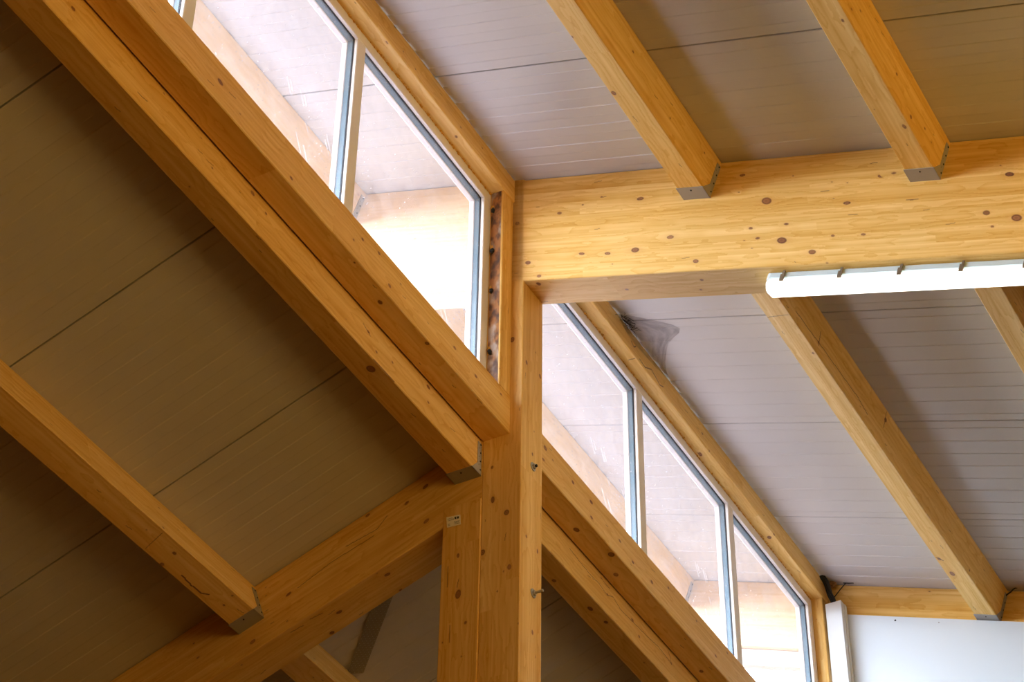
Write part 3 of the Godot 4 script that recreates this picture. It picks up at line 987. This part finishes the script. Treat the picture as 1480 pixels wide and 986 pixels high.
func build_lamps() -> void:
	# fluorescent batten under the deep beam
	var x0 := 1.372
	var ln := 1.58
	var dirv := Vector3(1, -SH, 0).normalized()
	var upv := Vector3(SH, 1, 0).normalized()
	var b := Basis(dirv, upv, Vector3(0, 0, 1))
	var at := Vector3(x0, hy(x0) - 0.6786, -0.085)
	var lamp := thing("fluorescent_lamp", at, "lit white tube lamp with metal clips under the deep pale beam", "lamp")
	lamp.basis = b
	var st := new_st()
	add_box(st, Vector3(ln / 2, -0.022, 0), Vector3(ln / 2 - 0.01, 0.022, 0.048), 0.010)
	part("housing", st.commit(), mat(Color(0.74, 0.80, 0.82), 0.4), lamp)
	# diffuser: half-round trough
	var sd := new_st()
	var n := 14
	var prof := []
	for i in n + 1:
		var a := PI * i / n
		prof.append(Vector2(cos(a) * 0.050, -0.046 - sin(a) * 0.052))
	for i in n:
		var p: Vector2 = prof[i]
		var q: Vector2 = prof[i + 1]
		quad(sd, [Vector3(0.02, p.y, p.x), Vector3(ln - 0.02, p.y, p.x), Vector3(ln - 0.02, q.y, q.x), Vector3(0.02, q.y, q.x)], Vector3(0, (p.y + q.y) / 2 + 0.046, (p.x + q.x) / 2))
	var glow := mat(Color(0.95, 0.96, 0.95), 0.3)
	glow.emission_enabled = true
	glow.emission = Color(1.0, 0.99, 0.96)
	glow.emission_energy_multiplier = 1.8
	part("diffuser", sd.commit(), glow, lamp)
	for e in [0, 1]:
		var sc := new_st()
		var xx := 0.02 if e == 0 else ln - 0.02
		var dx := -0.018 if e == 0 else 0.018
		var c := Vector3(xx + dx, -0.052, 0)
		for i in n:
			var p: Vector2 = prof[i]
			var q: Vector2 = prof[i + 1]
			var p2 := Vector3(xx + dx, -0.046 + (p.y + 0.046) * 0.72, p.x * 0.72)
			var q2 := Vector3(xx + dx, -0.046 + (q.y + 0.046) * 0.72, q.x * 0.72)
			quad(sc, [Vector3(xx, p.y, p.x), Vector3(xx, q.y, q.x), q2, p2], Vector3(dx * 20.0, (p.y + 0.046), p.x))
			quad(sc, [c, p2, q2, q2], Vector3(dx, 0, 0))
		add_box(sc, Vector3(xx + dx * 0.4, -0.024, 0), Vector3(0.011, 0.022, 0.046), 0.006)
		part("end_cap", sc.commit(), mat(Color(0.86, 0.90, 0.91), 0.25), lamp)
	var m_clip := mat(Color(0.50, 0.45, 0.38), 0.35, 0.4)
	for k in 6:
		var sk: SurfaceTool
		var cx := 0.085 + 0.283 * k
		for s in [-1.0, 1.0]:
			sk = new_st()
			add_box(sk, Vector3(cx, -0.040, s * 0.0525), Vector3(0.010, 0.018, 0.0035), 0.001)
			add_box(sk, Vector3(cx + 0.004, -0.016, s * 0.0535), Vector3(0.006, 0.012, 0.0035), 0.001)
			part("clip", sk.commit(), m_clip, lamp)
	var al := AreaLight3D.new()
	al.name = "lamp_glow"
	al.area_size = Vector2(ln - 0.1, 0.09)
	al.light_color = Color(1.0, 0.98, 0.93)
	al.light_energy = 1.0
	al.shadow_enabled = true
	lamp.add_child(al)
	al.position = Vector3(ln / 2, -0.104, 0)
	al.rotation = Vector3(-PI / 2, 0, 0)
	# unseen pendant lamps added in the high hall to light the timbers warm
	var ord := ["nearest the white end wall", "second from the white end wall", "third from the white end wall", "third from the camera end", "second from the camera end", "farthest from the white end wall"]
	for k in 6:
		pendant(Vector3(4.8, [-0.6, -1.9, -1.1, -2.3, -0.8, -1.5][k], 0.6 + 1.5 * k), "added unseen warm globe lamp, " + ord[k])

func pendant(at: Vector3, label: String) -> void:  # out-of-view lamp, added as a source of warm light
	var p := thing("added_pendant_lamp", at, label, "lamp", "added warm lamps")
	var top := hy(at.x) - at.y
	part("cord", tube_mesh([Vector3(0, 0.23, 0), Vector3(0, top, 0)], 0.006, 6), m_dark, p)
	part("cap", tube_mesh([Vector3(0, 0.225, 0), Vector3(0, 0.29, 0)], 0.05, 14), m_dark, p)
	var s := SphereMesh.new()
	s.radius = 0.23
	s.height = 0.46
	var g := mat(Color(0.95, 0.85, 0.65), 0.4)
	g.emission_enabled = true
	g.emission = Color(1.0, 0.74, 0.40)
	g.emission_energy_multiplier = 1.0
	part("globe", s, g, p)
	var l := OmniLight3D.new()
	l.name = "added_pendant_glow"
	l.light_color = Color(1.0, 0.84, 0.44)
	l.light_energy = 0.97
	l.light_size = 0.22
	l.omni_range = 30.0
	l.omni_attenuation = 2.0
	l.shadow_enabled = true
	p.add_child(l)

func build_details() -> void:
	# white cable trunking and the bundle of black cables running into it
	var tk := thing("cable_trunking", Vector3(0.1025, FLOOR_Y, -3.9845), "white plastic cable trunking running down beside the last window", "trunking")
	part("cover", span_mesh(Vector3(0, 0, 0), Vector3(0.104, 1.655 - FLOOR_Y, 0.07), 0.003), m_white, tk)
	part("base", span_mesh(Vector3(0.104, 0, 0), Vector3(0.112, 1.645 - FLOOR_Y, 0.03), 0.001), m_white, tk)
	var cb := thing("cable_bundle", Vector3(0.14, 1.658, -3.95), "bundle of black cables above the white trunking", "cable")
	for k in 7:
		rng.seed = 200 + k
		var j := Vector3(rng.randf_range(-0.016, 0.016), rng.randf_range(-0.008, 0.008), rng.randf_range(-0.016, 0.016))
		var pts := [Vector3(0.085, 1.845, -3.905), Vector3(0.108, 1.846, -3.92), Vector3(0.122, 1.80, -3.93), Vector3(0.130, 1.74, -3.94), Vector3(0.142, 1.70, -3.945), Vector3(0.149, 1.658, -3.95)]
		var q := []
		for i in pts.size():
			q.append(pts[i] + j * (0.5 if i == 0 else 1.0) - cb.position)
		part("cable", tube_mesh(smooth(q, 4), 0.007, 7), mat(Color(0.05, 0.05, 0.055), 0.45), cb)
	for k in 2:
		var pts := [[Vector3(0.126, 1.736, -4.0), Vector3(0.18, 1.785, -3.995), Vector3(0.24, 1.833, -3.99)], [Vector3(0.207, 1.823, -3.99), Vector3(0.24, 1.812, -3.992), Vector3(0.273, 1.802, -3.99)]][k] as Array
		var w := part("wire", tube_mesh(pts, 0.0035, 5), m_dark, self)
		tag(w, ["thin dark wire slanting up from the cable bundle", "short dark wire lying along the top of the end wall beam"][k], "wire")
	var wr := part("wire", tube_mesh(smooth([Vector3(1.19, 1.425, -4.0), Vector3(1.225, 1.432, -3.99), Vector3(1.26, 1.447, -3.985), Vector3(1.32, 1.44, -3.99)], 4), 0.0045, 5), m_dark, self)
	tag(wr, "dark wire at the top of the end wall beam, right of the long purlin", "wire")
	var fl := part("foam_lump", lump_mesh(Vector3(0.03, 0.022, 0.02), 5), mat(Color(0.62, 0.46, 0.30), 0.9), self, Vector3(0.135, 1.835, -3.99))
	tag(fl, "lump of brown foam in the corner behind the cable bundle", "foam")
	# perforated strap under the low roof
	strap()
	cobweb()
	# nail marks on the end wall
	for k in 2:
		var p := [Vector3(0.5101, 1.4527, -3.9855), Vector3(0.7744, 1.3565, -3.9855)][k] as Vector3
		var nm := part("screw", tube_mesh([Vector3(0, 0, -0.002), Vector3(0, 0, 0.002)], 0.006 - 0.002 * k, 8), m_dark if k == 0 else m_bolt, self, p)
		tag(nm, ["dark screw head in the white end wall near the trunking", "grey screw head in the white end wall, left of the long purlin"][k], "screw")

func smooth(pts: Array, n: int) -> Array:
	var c := Curve3D.new()
	for i in pts.size():
		var d: Vector3 = (pts[min(i + 1, pts.size() - 1)] - pts[max(i - 1, 0)]) / 6.0
		c.add_point(pts[i], -d, d)
	var out := []
	for i in (pts.size() - 1) * n + 1:
		out.append(c.samplef(float(i) / n))
	return out

func strap() -> void:
	var w := 64
	var h := 512
	var img := Image.create(h, w, false, Image.FORMAT_RGBA8)
	img.fill(Color(0.60, 0.57, 0.50, 1.0))
	for i in range(0, 40):
		for j in 4:
			var cx := 6.4 + 12.8 * i
			var cy := 8.0 + 16.0 * j + (4.0 if i % 2 == 1 else -3.0)
			for y in range(int(cy) - 4, int(cy) + 5):
				for x in range(int(cx) - 4, int(cx) + 5):
					if y >= 0 and y < w and x >= 0 and x < h and Vector2(x - cx, y - cy).length() < 2.6:
						img.set_pixel(x, y, Color(0.3, 0.3, 0.3, 0.0))
	var m := StandardMaterial3D.new()
	m.albedo_texture = ImageTexture.create_from_image(img)
	m.transparency = BaseMaterial3D.TRANSPARENCY_ALPHA_SCISSOR
	m.alpha_scissor_threshold = 0.5
	m.roughness = 0.5
	m.metallic = 0.3
	var st := new_st()
	var d := Vector2(-0.735, -0.678)
	var nn := Vector2(0.678, -0.735)
	var mid := Vector2(-0.920, -0.557) + nn * 0.0
	var a := mid - d * 0.50
	var b := mid + d * 0.44
	var c := []
	for e in [[a, -1], [a, 1], [b, 1], [b, -1]]:
		var q: Vector2 = e[0] + nn * 0.041 * float(e[1])
		c.append(Vector3(q.x, ly(q.x) - 0.008, q.y))
	var o: Vector3 = c[0]
	for s in [0.0, 0.0015]:
		var v := []
		for e in c:
			v.append(e - o + Vector3(0, s, 0))
		quad(st, v, Vector3(0, -1 if s == 0.0 else 1, 0), [Vector2(0, 0), Vector2(0, 1), Vector2(1.6, 1), Vector2(1.6, 0)])
	var p := part("perforated_strap", st.commit(), m, self, o)
	tag(p, "perforated steel bracing strap lying diagonally under the low roof", "strap")

func cobweb() -> void:
	# dusty web spanning the corner between header and roof
	var n := 128
	var nz := FastNoiseLite.new()
	nz.seed = 21
	nz.frequency = 0.05
	nz.fractal_octaves = 4
	var im := nz.get_image(n, n)
	im.convert(Image.FORMAT_L8)
	var d := im.get_data()
	var img := Image.create(n, n, false, Image.FORMAT_RGBA8)
	for y in n:
		for x in n:
			var a := d[y * n + x] / 255.0
			img.set_pixel(x, y, Color(0.40, 0.31, 0.29, clamp(0.10 + a * 0.34, 0.0, 1.0)))
	var m := StandardMaterial3D.new()
	m.albedo_texture = ImageTexture.create_from_image(img)
	m.transparency = BaseMaterial3D.TRANSPARENCY_ALPHA
	m.roughness = 1.0
	var ceil_pts := [Vector3(0.137, 0, -1.151), Vector3(0.255, 0, -1.20), Vector3(0.385, 0, -1.29), Vector3(0.255, 0, -1.42), Vector3(0.150, 0, -1.60), Vector3(0.103, 0, -1.737)]
	var head_pts := [Vector3(0.094, 1.850, -1.141), Vector3(0.094, 1.82, -1.20), Vector3(0.094, 1.80, -1.29), Vector3(0.094, 1.81, -1.449), Vector3(0.094, 1.83, -1.60), Vector3(0.094, 1.855, -1.72)]
	ceil_pts = smooth(ceil_pts, 3)
	head_pts = smooth(head_pts, 3)
	var st := new_st()
	var rows := 6
	var g := []
	for i in ceil_pts.size():
		var c: Vector3 = ceil_pts[i]
		c.y = hy(c.x) - 0.003
		var row := []
		for j in rows + 1:
			var t := float(j) / rows
			var p: Vector3 = (head_pts[i] as Vector3).lerp(c, t)
			p.y += sin(t * PI) * 0.010 * sin(i * 0.57) - sin(t * PI) * 0.012
			p.y = min(p.y, hy(p.x) - 0.003)
			row.append(p)
		g.append(row)
	var o := Vector3(0.094, 1.80, -1.29)
	for i in g.size() - 1:
		for j in rows:
			var uv := []
			var v := []
			for e in [[i, j], [i + 1, j], [i + 1, j + 1], [i, j + 1]]:
				uv.append(Vector2(e[0] / 15.0, e[1] / float(rows)))
				v.append(g[e[0]][e[1]] - o)
			quad(st, v, Vector3(0.3, -1, 0), uv)
	var w := thing("cobweb", o, "dusty grey cobweb in the corner between far header and roof", "cobweb")
	part("sheet", st.commit(), m, w)
	var sf := new_st()
	rng.seed = 44
	for k in 46:
		var a := Vector3(0.094, 1.845, -1.19) + Vector3(rng.randf_range(0, 0.035), rng.randf_range(-0.03, 0.004), rng.randf_range(-0.07, 0.07)) - o
		var b := a + Vector3(rng.randf_range(-0.002, 0.05), rng.randf_range(-0.03, 0.004), rng.randf_range(-0.05, 0.05))
		b.x = max(b.x, 0.001)
		b.y = min(b.y, hy(b.x + o.x) - 0.003 - o.y)
		add_tube(sf, [a, (a + b) / 2.0 + Vector3(0.004, 0, 0), b], 0.0013, 4, false)
	part("dust_strands", sf.commit(), m_dark, w).set_meta("kind", "stuff")
